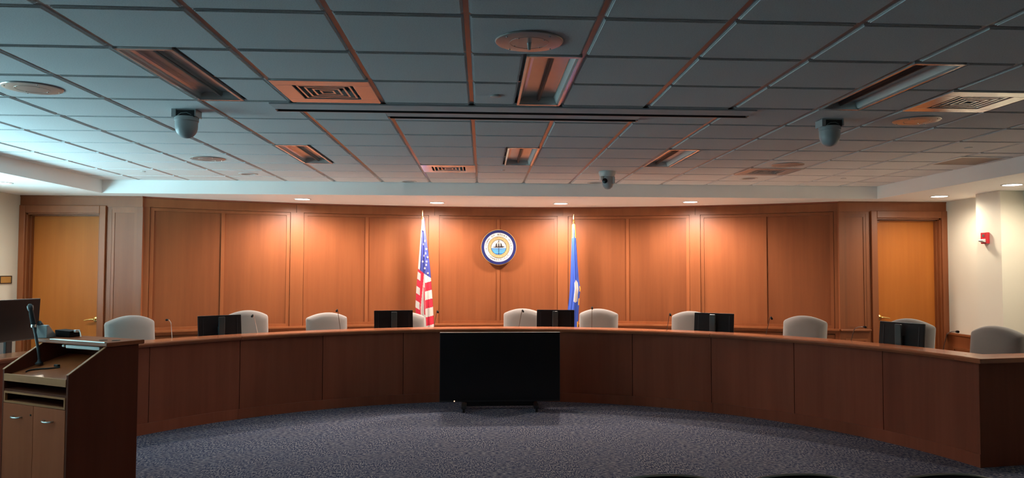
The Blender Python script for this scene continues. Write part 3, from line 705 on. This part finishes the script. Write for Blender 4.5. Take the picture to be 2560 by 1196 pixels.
# ------------------------------------------------------------------ dais desk
desk = thing('dais_desk', 'long curved cherry dais desk facing the carpet', 'desk', (0, 0, 0))
D0, D1 = -80.9, 80.6
ang = [-80.9, -67.6, -54.3, -40.74, -27.57, -14.2, -.9, 12.2, 25.3, 38.67, 52.26, 66.14, 80.6]
for k in range(len(ang)-1):
    obj('front_panel', MB().cbox(DC, DR, DR+.03, ang[k]+.05, ang[k+1]-.05, .112, .885), 'wood_desk', desk, smooth=30)
obj('carcass', MB().cbox(DC, DR+.03, DR+.06, D0+.3, D1-.3, .0, .885, 60), 'wood_desk', desk)
kick = [D0, -41.0, -14, 12, 39, D1]
for k in range(5): obj('base_rail', MB().cbox(DC, DR-.016, DR+.03, kick[k]+.02, kick[k+1]-.02, 0, .112), 'wood_desk', desk, smooth=30)
capseg = [(D0-.55, -40.8), (-40.75, -13), (-12.95, 38.65), (38.72, D1+.55)]
for a, b in capseg:
    mb = MB(); n = int((b-a)/1.5)+1
    prof = [(DR-.035, .90), (DR-.045, .908), (DR-.045, .922), (DR-.035, .932), (DR+.27, .932), (DR+.27, .888), (DR-.03, .888)]
    vs = []; fs = []; m_ = len(prof)
    for i in range(n+1):
        for q, z in prof: vs.append(pol(DC, q, a+(b-a)*i/n, z))
    for i in range(n):
        for j in range(m_): fs.append((i*m_+j, (i+1)*m_+j, (i+1)*m_+(j+1) % m_, i*m_+(j+1) % m_))
    fs += [tuple(range(m_)), tuple(range(n*m_, n*m_+m_))[::-1]]
    obj('ledge', mb.add(vs, fs), 'wood_cap', desk, smooth=30)
obj('worktop', MB().cbox(DC, DR+.06, DR+.62, D0+.4, D1-.4, .715, .745, 60), 'worktop', desk, smooth=30)
obj('back_fascia', MB().cbox(DC, DR+.255, DR+.27, D0+.4, D1-.4, .745, .888, 60), 'wood_desk', desk, smooth=30)
for a, sg in ((D0, -1), (D1, 1)):
    mb = MB()
    p0, p1 = pol(DC, DR-.01, a), pol(DC, DR+.86, a); d = Vector(p1)-Vector(p0); n_ = Vector((-d.y, d.x, 0)).normalized()*.035*(1 if sg > 0 else -1)
    for mz0, mz1 in ((0, .888),):
        q = [p0, p1, tuple(Vector(p1)+n_), tuple(Vector(p0)+n_)]
        mb.prism([(w[0], w[1]) for w in q], 'z', mz0, mz1)
    obj('end_panel', mb, 'wood_desk', desk, bevel=.004)
    mb = MB(); p0, p1 = Vector(pol(DC, DR-.045, a)), Vector(pol(DC, DR+.88, a)); e1 = -n_.normalized()*.055; e2 = n_.normalized()*.24
    mb.prism([tuple((p0+e1)[:2]), tuple((p1+e1)[:2]), tuple((p1+e2)[:2]), tuple((p0+e2)[:2])], 'z', .889, .933)
    obj('end_ledge', mb, 'wood_cap', desk, bevel=.006)
for a in (-59, -43, -29.7, -3.5, 11.5, 25, 40, 55):
    obj('support', MB().cbox(DC, DR+.06, DR+.55, a-.25, a+.25, 0, .715, 1), 'wood_desk', desk)

# ------------------------------------------------------------------ chairs behind the dais
def back_outline(n=44):
    pts = []
    hw, zt, zb, arch = .272, .585, 0, .058
    def put(x, z): pts.append((x, z))
    for k in range(9): put(-.21+.42*k/8, zb)                                        # bottom
    for k in range(1, 6): a = -PI/2+k*PI/2/5; put(.21+.055*math.cos(a), .055+.055*math.sin(a))
    for k in range(1, 6): put(.265+.007*k/5, .055+(zt-.13)*k/5)
    for k in range(1, 7): a = k*PI/2/6*.80; put(hw-.034+.034*math.cos(a), zt-.070+.034*math.sin(a))
    x1 = pts[-1][0]; z1 = pts[-1][1]
    for k in range(1, 18):
        x = x1-(2*x1)*k/18; put(x, z1+arch*(1-(x/x1)**2))
    put(-x1, z1)
    for k in range(6, 0, -1): a = (k-1)*PI/2/6*.80; put(-(hw-.034+.034*math.cos(a)), zt-.070+.034*math.sin(a))
    for k in range(4, -1, -1): put(-(.265+.007*k/5), .055+(zt-.13)*k/5)
    for k in range(4, 0, -1): a = -PI/2+k*PI/2/5; put(-(.21+.055*math.cos(a)), .055+.055*math.sin(a))
    return pts
def pillow(outline, rings, bend, cz):
    vs = []; fs = []; n = len(outline)
    for s, d in rings:
        for x, z in outline:
            xx = x*s; zz = cz+(z-cz)*s; vs.append((xx, d-bend*xx*xx, zz))
    for k in range(len(rings)-1):
        for i in range(n): fs.append((k*n+i, k*n+(i+1) % n, (k+1)*n+(i+1) % n, (k+1)*n+i))
    fs += [tuple(range(n))[::-1], tuple(range((len(rings)-1)*n, len(rings)*n))]
    return MB().add(vs, fs)
def chair_parts(root):
    o = back_outline()
    rings = [(.60, -.070), (.78, -.066), (.90, -.056), (.965, -.036), (.995, -.010), (1, .012), (.98, .032), (.93, .044), (.6, .05)]
    obj('backrest', pillow(o, rings, -.55, .29), 'fab', root, smooth=80, loc=(0, .20, .545), rot=(math.radians(-7), 0, 0))
    sq = [(x, z) for x, z in [(-.25+.05*(1-math.cos(a)), .0) for a in (0,)]]
    seat = MB(); so = []
    for k in range(40):
        a = 2*PI*k/40; e = .42; cx = math.copysign(abs(math.cos(a))**e, math.cos(a)); cy = math.copysign(abs(math.sin(a))**e, math.sin(a)); so.append((.255*cx, .235*cy))
    vs = []; fs = []
    prof = [(.9, 0), (1, .02), (1, .055), (.95, .078), (.8, .088), (.4, .090)]
    for s, z in prof: vs += [(x*s, y*s, z) for x, y in so]
    for k in range(len(prof)-1):
        for i in range(40): fs.append((k*40+i, k*40+(i+1) % 40, (k+1)*40+(i+1) % 40, (k+1)*40+i))
    fs += [tuple(range(40))[::-1], tuple(range(200, 240))]
    obj('seat', MB().add(vs, fs), 'fab', root, smooth=60, loc=(0, -.02, .40))
    for sg in (-1, 1):
        obj('armrest', MB().tube([(sg*.265, .18, .45), (sg*.295, .16, .60), (sg*.295, .10, .655), (sg*.295, -.10, .66), (sg*.29, -.17, .62)], [.016, .018, .02, .02, .014], 10), 'black', root, smooth=True)
    obj('back_bracket', MB().box(-.04, .04, .17, .235, .40, .66), 'black', root, bevel=.01)
    obj('gas_column', MB().lathe([(.026, .10), (.026, .28), (.018, .28), (.018, .39), (.07, .395), (.07, .405)], 16), 'black', root, smooth=30)
    for k in range(5):
        a = 2*PI*k/5+.3; c, s = math.cos(a), math.sin(a)
        l = obj('leg', MB().tube([(.02*c, .02*s, .115), (.16*c, .16*s, .10), (.30*c, .30*s, .07)], [.026, .02, .015], 8), 'black', root, smooth=True)
        obj('caster', MB().lathe([(.001, -.018), (.022, -.018), (.0275, -.01), (.0275, .01), (.022, .018), (.001, .018)], 14, xf=Matrix.Translation((.30*c, .30*s, .0275)) @ Matrix.Rotation(a, 4, 'Z') @ Matrix.Rotation(PI/2, 4, 'X')), 'rubber', l, smooth=30)
chairs = [(-67.3, 4.94, 'grey dais chair at far left end, half hidden below the big monitor'), (-50.5, 4.94, 'grey dais chair just right of the lectern'),
          (-35.3, 4.94, 'grey dais chair behind the leftmost flat monitor of the desk'), (-24.0, 4.94, 'grey dais chair between the two left monitors'),
          (-12.3, 4.94, 'grey dais chair in front of the striped flag'), (5.6, 4.94, 'grey dais chair below and right of the seal'),
          (17.5, 4.94, 'grey dais chair right of the blue flag'), (31.6, 4.94, 'grey dais chair left of the monitor with pale top edge'),
          (47.9, 4.94, 'grey dais chair standing alone in front of the right wall corner'), (61.8, 4.94, 'grey dais chair before the right door'),
          (72.4, 4.94, 'grey dais chair at the right edge by the column')]
ct = [1.155, 1.178, 1.184, 1.125, 1.112, 1.153, 1.160, 1.152, 1.145, 1.175, 1.158]
first = None
for k, (a, rr, lab) in enumerate(chairs):
    loc = pol(DC, rr+.0, a)
    if first is None:
        first = thing('office_chair', lab, 'chair', loc, -math.radians(a), 'grey chairs behind the dais'); chair_parts(first)
        first.scale = (1, 1, ct[k]/1.162)
        c0 = first
    else:
        d_ = dup(c0, loc, -math.radians(a+random.uniform(-2, 2)), lab); d_.scale = (1, 1, ct[k]/1.162)

# ------------------------------------------------------------------ monitors on the dais
def monitor_parts(root, w=.505, h=.30, z1=.40, tilt=-6):
    p = MB().box(-w/2, w/2, -.012, .012, -h/2, h/2)
    T = dict(loc=(0, 0, z1-h/2), rot=(math.radians(tilt), 0, 0))
    shell = obj('shell', MB().box(-w/2, w/2, -.014, .010, -h/2, h/2), 'mon_back', root, bevel=.004, **T)
    obj('screen', MB().box(-w/2+.008, w/2-.008, .010, .0125, -h/2+.012, h/2-.008), 'screen', root, **T)
    for sg in (-1, 1):
        xa = sg*(w/2-.053); obj('back_rib', MB().box(xa-.003, xa+.003, -.0165, -.0138, -h/2+.02, h/2-.03), 'black', root, **T)
    obj('top_trim', MB().box(-w/2, w/2, -.010, .008, h/2-.0005, h/2+.0015), 'alu', root, **T)
    obj('column', MB().box(-.036, .036, -.062, -.036, .01, z1-.015), 'mon_col', root, bevel=.006)
    obj('hinge', MB().box(-.035, .035, -.04, -.012, z1-.21, z1-.13), 'black', root)
    obj('foot', MB().box(-.11, .11, -.12, .08, 0, .012), 'black', root, bevel=.004)
mons = [(-41.4, 'leftmost flat monitor of the curved desk, right of gooseneck microphone'), (-15.0, 'black monitor beside the striped flag'),
        (11.4, 'black monitor in front of the blue flag'), (37.0, 'black monitor with pale top edge, second from right on the desk'), (64.8, 'black monitor before the right door')]
mp_ = None
for k, (a, lab) in enumerate(mons):
    loc = pol(DC, 4.70, a, .7455)
    if mp_ is None:
        mp_ = thing('monitor', lab, 'monitor', loc, -math.radians(a), 'black monitors on the dais'); monitor_parts(mp_)
    else: dup(mp_, loc, -math.radians(a), lab)
mo = thing('monitor', 'larger black monitor on the desk end behind the lectern', 'monitor', (-4.29, 7.28, .7455), math.radians(78))
w, h = .62, .385
T = dict(loc=(0, .0, .465), rot=(math.radians(3), 0, 0))
obj('shell', MB().box(-w/2, w/2, .0, .03, -h/2, h/2), 'black', mo, bevel=.004, **T)
obj('screen', MB().box(-w/2+.008, w/2-.008, -.003, .001, -h/2+.014, h/2-.008), 'screen', mo, **T)
obj('neck', MB().box(-.035, .035, .03, .06, .01, .50), 'black', mo, bevel=.005)
obj('foot', MB().lathe([(.12, 0), (.12, .008), (.10, .014), (.001, .016)], 32), 'black', mo, smooth=True)

# ------------------------------------------------------------------ gooseneck microphones
def mic(lab, base_deg, r0, hx, hy, hz, mat='steel', knee=.8):
    b = Vector(pol(DC, r0, base_deg, .7455)); h_ = Vector((hx, hy, hz))
    root = thing('gooseneck_microphone', lab, 'microphone', b, 0, 'gooseneck microphones on the dais'); e = h_-b
    obj('base', MB().lathe([(.045, 0), (.045, .012), (.030, .022), (.008, .03), (.001, .03)], 18), 'black', root, smooth=True)
    # horizontal travel: 'knee' of it along the straight stem, the rest in the bent tip
    pts = [Vector((0, 0, .025))]
    K = Vector((e.x*knee, e.y*knee, e.z*(.90 if knee < .75 else .97)))
    for k in range(1, 7): pts.append(Vector((0, 0, .025)).lerp(K, k/6))
    for k in range(1, 6): q = k/5; pts.append(K.lerp(e, q)+Vector((0, 0, .012*math.sin(q*PI))))
    obj('neck', MB().tube(pts, .0040, 8), mat, root, smooth=True)
    d = (pts[-1]-pts[-2]).normalized(); p = pts[-1]
    obj('capsule', MB().tube([p-d*.012, p-d*.004, p+d*.012, p+d*.026, p+d*.032], [.006, .0105, .012, .012, .008], 12), 'black_matte', root, smooth=True)
mics = [(-48.5, -3.40, 8.50, 1.135, 'gooseneck microphone with pale stem, right of the lectern chair', 'alu'), (-35.9, -2.68, 9.12, 1.147, 'gooseneck microphone at the second chair, head before grey fabric', 'alu'),
        (-23.4, -1.81, 9.66, 1.178, 'gooseneck microphone above the chair between left monitors', 'steel'), (-8.9, -.585, 10.0, 1.143, 'gooseneck microphone just right of the striped flag', 'steel'),
        (5.1, .527, 10.02, 1.150, 'thin gooseneck microphone before the chair below the seal', 'steel'), (17.5, 1.42, 9.84, 1.197, 'straight gooseneck microphone before the chair right of blue flag', 'steel'),
        (29.6, 2.34, 9.42, 1.133, 'gooseneck microphone left of the pale edged monitor', 'steel'), (45.1, 3.33, 8.64, 1.135, 'gooseneck microphone leaning right before the right wall panel', 'steel'),
        (57.8, 3.985, 7.76, 1.090, 'gooseneck microphone bent sharply, before the right pier', 'steel'), (70.9, 4.39, 6.83, 1.115, 'gooseneck microphone left of the right edge chair', 'steel')]
for a, hx, hy, hz, lab, mt in mics: mic(lab, a, 4.60, hx, hy, hz, mt, .45 if abs(a) > 48 else .85)

# ------------------------------------------------------------------ television on rolling stand
tv = thing('television', 'large black television on low wheeled stand before the dais', 'television', (.215, 9.24, 0))
W2 = .725
obj('cabinet', MB().box(-W2, W2, 0, .035, .095, .925), 'black', tv, bevel=.004)
obj('rear_box', MB().box(-W2*.6, W2*.6, .035, .07, .12, .55), 'black', tv, bevel=.008)
obj('screen', MB().box(-W2+.008, W2-.008, -.003, .001, .115, .917), 'screen', tv)
obj('top_trim', MB().box(-W2, W2, .004, .03, .9245, .9275), 'alu', tv)
obj('power_light', MB().box(-.552, -.542, -.0055, -.002, .102, .112), 'led', tv)
obj('crossbar', MB().box(-.42, .42, .08, .12, .03, .10), 'black', tv, bevel=.004)
for sg in (-1, 1):
    obj('post', MB().box(sg*.30-.025, sg*.30+.025, .075, .115, .06, .75), 'black', tv)
    l = obj('foot', MB().box(sg*.43-.03, sg*.43+.03, -.20, .36, .045, .075), 'black', tv, bevel=.006)
    for yy in (-.17, .33):
        obj('caster', MB().lathe([(.001, -.014), (.02, -.014), (.025, -.008), (.025, .008), (.02, .014), (.001, .014)], 16, xf=Matrix.Translation((sg*.43, yy, .025)) @ Matrix.Rotation(PI/2, 4, 'Y')), 'rubber', l, smooth=30)

# ------------------------------------------------------------------ lectern
LA = math.radians(30); ex = Vector((math.cos(LA), -math.sin(LA), 0)); ey = Vector((math.sin(LA), math.cos(LA), 0))
KF, KB, ZT, ZS, LW = .29, .264, 1.13, .917, .80
org = Vector((-2.818, 5.949, 0))-ey*KF          # front right foot of the right side panel
lec = thing('lectern', 'tall cherry lectern with sloped desk and double doors', 'lectern', org, -LA)
dpt = KF+KB; yt = KF-.005
side = [(0, 0), (dpt, 0), (dpt, ZT-.035), (yt, ZT-.035), (0, ZS)]
for nm, xa in (('side_panel', -.022), ('side_panel', -LW)):
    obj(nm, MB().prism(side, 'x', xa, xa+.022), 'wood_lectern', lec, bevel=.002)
    dy, dz = yt, ZT-.035-ZS; L = math.hypot(dy, dz); 
    obj('edge_strip', MB().prism([(0, ZS-.002), (yt, ZT-.037), (yt-.004, ZT-.034), (-.003, ZS+.003)], 'x', xa-.001, xa+.023), 'edge', lec)
obj('back_panel', MB().box(-LW+.022, -.022, dpt-.02, dpt, 0, ZT-.035), 'wood_lectern', lec)
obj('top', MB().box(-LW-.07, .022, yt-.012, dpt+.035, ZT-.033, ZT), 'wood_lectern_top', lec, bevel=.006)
sl0, sl1 = .045, .50
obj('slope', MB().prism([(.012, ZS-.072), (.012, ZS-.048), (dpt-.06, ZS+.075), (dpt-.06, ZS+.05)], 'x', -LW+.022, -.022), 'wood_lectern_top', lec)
obj('slope_lip', MB().box(-LW+.022, -.022, -.004, .012, ZS-.085, ZS-.030), 'edge', lec, bevel=.002)
obj('shelf', MB().box(-LW+.022, -.022, .004, dpt-.03, .755, .772), 'wood_lectern', lec)
tr = MB().box(-LW+.03, -.026, -.004, .014, .742, .756).box(-LW+.03, -LW+.045, -.004, .014, .685, .742).box(-.041, -.026, -.004, .014, .685, .742).box(-LW+.03, -.026, -.004, .014, .672, .685)
obj('tray_frame', tr, 'edge', lec)
obj('tray', MB().box(-LW+.04, -.035, .016, dpt-.05, .68, .686), 'wood_lectern', lec)
obj('inner_back', MB().box(-LW+.022, -.022, .45, .455, .66, .84), 'black_matte', lec)
for xa, xb, hx in ((-LW+.024, -LW/2-.0015, -.21), (-LW/2+.0015, -.024, -.19)):
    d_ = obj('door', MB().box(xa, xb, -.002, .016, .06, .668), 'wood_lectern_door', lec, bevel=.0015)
    cx = (xa+xb)/2
    hdl = MB().tube([(cx-.05, 0, .575), (cx-.05, -.022, .575), (cx-.035, -.033, .573), (cx, -.037, .572), (cx+.035, -.033, .573), (cx+.05, -.022, .575), (cx+.05, 0, .575)], .0065, 8)
    obj('handle', hdl, 'chrome', d_, smooth=True)
obj('lock', MB().lathe([(.007, 0), (.007, .004), (.001, .005)], 12, xf=Matrix.Translation((-LW/2-.03, -.002, .60)) @ RX), 'black', lec)
obj('plinth', MB().box(-LW+.022, -.022, .03, dpt-.02, 0, .06), 'black_matte', lec)
obj('metal_strip', MB().box(-LW+.13, -.0, yt-.016, yt+.004, ZT-.004, ZT+.004), 'alu', lec, bevel=.0015)
obj('reading_lamp', MB().box(-.50, -.09, yt+.004, yt+.034, ZT-.066, ZT-.038), 'lampbar', lec, bevel=.006)
obj('lamp_switch', MB().lathe([(.001, -.012), (.010, -.012), (.010, .012), (.001, .012)], 12, xf=Matrix.Translation((-.54, yt+.018, ZT-.05)) @ Matrix.Rotation(PI/2, 4, 'Y')), 'lampbar', lec)
gm = MB()
for gx, gy in ((-.20, yt+.11), (-.09, yt+.14)): gm.lathe([(.03, 0), (.03, .003), (.02, .004), (.001, .004)], 20, xf=Matrix.Translation((gx, gy, ZT)))
obj('grommet', gm, 'black', lec)
def L2W(x, y, z): p = org+ex*x+ey*y; return Vector((p.x, p.y, z))
# things on the lectern
lm = thing('lectern_microphone', 'thick black microphone rising from the lectern slope', 'microphone', L2W(-LW+.085, .22, ZS-.048+(.22-.012)/(dpt-.072)*.123+.012), -LA)
obj('base', MB().lathe([(.028, 0), (.028, .012), (.016, .022), (.010, .04), (.001, .04)], 20), 'black', lm, smooth=True)
npt = [(0, 0, .03), (-.028, .006, .12), (-.085, .016, .23), (-.118, .022, .29)]
obj('neck', MB().tube(npt, [.010, .011, .011, .012], 10), 'black', lm, smooth=True)
obj('clip', MB().lathe([(.018, -.012), (.020, 0), (.018, .012)], 14, xf=Matrix.Translation((-.121, .022, .295))), 'chrome', lm, smooth=True)
obj('body', MB().tube([(-.116, .021, .288), (-.140, .025, .335), (-.172, .031, .395), (-.186, .034, .42)], [.016, .019, .018, .015], 12), 'black_matte', lm, smooth=True)
obj('head', MB().tube([(-.181, .033, .41), (-.189, .035, .424), (-.204, .038, .45), (-.212, .040, .464)], [.014, .022, .023, .011], 14), 'black', lm, smooth=True)
ph = thing('desk_phone', 'pale grey tilted desk phone on lectern top left corner', 'phone', L2W(-LW-.02, .335, ZT), -LA+.4)
obj('body', MB().prism([(-.07, 0), (.075, 0), (.075, .012), (-.045, .125), (-.07, .12)], 'x', -.055, .055), 'phone', ph, bevel=.006)
obj('handset', MB().tube([(-.035, .05, .05), (-.035, .02, .085), (-.035, -.03, .128), (-.035, -.062, .142)], [.024, .016, .016, .024], 12), 'black', ph, smooth=True)
obj('keypad', MB().prism([(.055, .034), (.058, .037), (-.02, .108), (-.022, .105)], 'x', -.005, .045), 'lampbar', ph)
bx_ = thing('control_box', 'flat black box on lectern top beside the phone', 'device', L2W(-LW+.06, .46, ZT+.001), -LA+.15)
obj('case', MB().prism([(-.08, .012), (-.07, 0), (.07, 0), (.08, .05), (-.085, .058)], 'y', -.05, .05), 'black_matte', bx_, bevel=.004)
obj('bracket', MB().box(.078, .105, -.02, .02, .038, .06), 'alu', bx_, bevel=.004)
obj('cable', MB().tube([(.10, 0, .05), (.125, -.004, .052), (.14, -.01, .035), (.15, -.012, .004)], .004, 8), 'alu', bx_, smooth=True)
ph.scale = (.8, .8, .85)
cb = thing('coiled_cable', 'black cable end lying on the sloped lectern desk', 'cable', L2W(-LW+.20, .14, 0), -LA)
zs_ = lambda y: ZS-.048+(y-.012)/(dpt-.072)*.123+.006
pts = []
for k in range(24):
    q = k/23; yy = .0+.13*q; xx = .16*q-.05*math.sin(q*5); pts.append((xx-.06, yy-.05, zs_(.14+yy-.05)))
obj('cord', MB().tube(pts, .005, 8), 'black_matte', cb, smooth=True)
obj('plug', MB().box(.085, .135, .07, .092, zs_(.22), zs_(.22)+.018), 'black', cb, bevel=.003)

# ------------------------------------------------------------------ wall items
fa = thing('fire_alarm', 'red fire alarm strobe on the right column', 'fire alarm', (6.238, 9.06, 2.085))
obj('housing', MB().box(-.045, 0, -.055, .055, -.07, .07), 'red', fa, bevel=.006)
obj('strobe', MB().prism([(-.045, -.055), (-.085, -.042), (-.09, -.03), (-.075, -.018), (-.045, -.012)], 'y', -.045, .035), 'white', fa, bevel=.004)
obj('horn_grille', MB().box(-.048, -.045, -.02, .02, .015, .045), 'louver', fa)
sg_ = thing('wall_sign', 'small brass room plate on the left cream wall', 'sign', (XL, 10.07, 1.548))
obj('plate', MB().box(0, .008, -.12, .12, -.05, .05), 'gold', sg_, bevel=.002)
obj('border', MB().box(.008, .011, -.12, .12, .040, .05).box(.008, .011, -.12, .12, -.05, -.040).box(.008, .011, -.12, -.108, -.04, .04).box(.008, .011, .108, .12, -.04, .04), 'black', sg_)

# ------------------------------------------------------------------ audience chairs at the bottom edge
def aud_parts(root):
    o = []
    for k in range(33):
        x = -.235+.47*k/32; o.append((x, .455+.05*(1-(abs(x)/.235)**2.2)))
    o = o+[(.225, .12), (.2, .05), (-.2, .05), (-.225, .12)]
    obj('back_shell', pillow(o, [(.93, -.016), (.99, -.012), (1, 0), (.99, .010), (.93, .014)], -.5, .25), 'black', root, smooth=50, loc=(0, -.20, .385), rot=(math.radians(9), 0, 0))
    rimp = [(x*1.0, -.0+.5*x*x, z+.003) for x, z in o[:33]]
    obj('rim', MB().tube(rimp, .006, 8), 'chrome', root, smooth=True, loc=(0, -.20, .385), rot=(math.radians(9), 0, 0))
    obj('seat', MB().box(-.23, .23, -.19, .24, .42, .46), 'black', root, bevel=.018)
    for sx in (-1, 1):
        for sy, zt in ((-1, .55), (1, .43)):
            obj('leg', MB().tube([(sx*.235, sy*.21, 0), (sx*.235, sy*.19, zt)], .011, 10), 'chrome', root, smooth=True)
        obj('side_rail', MB().tube([(sx*.235, -.19, .43), (sx*.235, .19, .43)], .010, 8), 'chrome', root, smooth=True)
ac = None; zsc = [1.0, .994, .985]
for x, lab in ((.709, 'black rounded audience chair top at the bottom edge, leftmost'), (1.235, 'black rounded audience chair top at the bottom edge, middle'), (1.838, 'black rounded audience chair top at the bottom edge, rightmost')):
    loc = (x, 3.22, 0)
    if ac is None: ac = thing('audience_chair', lab, 'chair', loc, 0, 'audience chairs'); aud_parts(ac)
    else: dup(ac, loc, 0, lab).scale = (1, 1, zsc.pop(1))
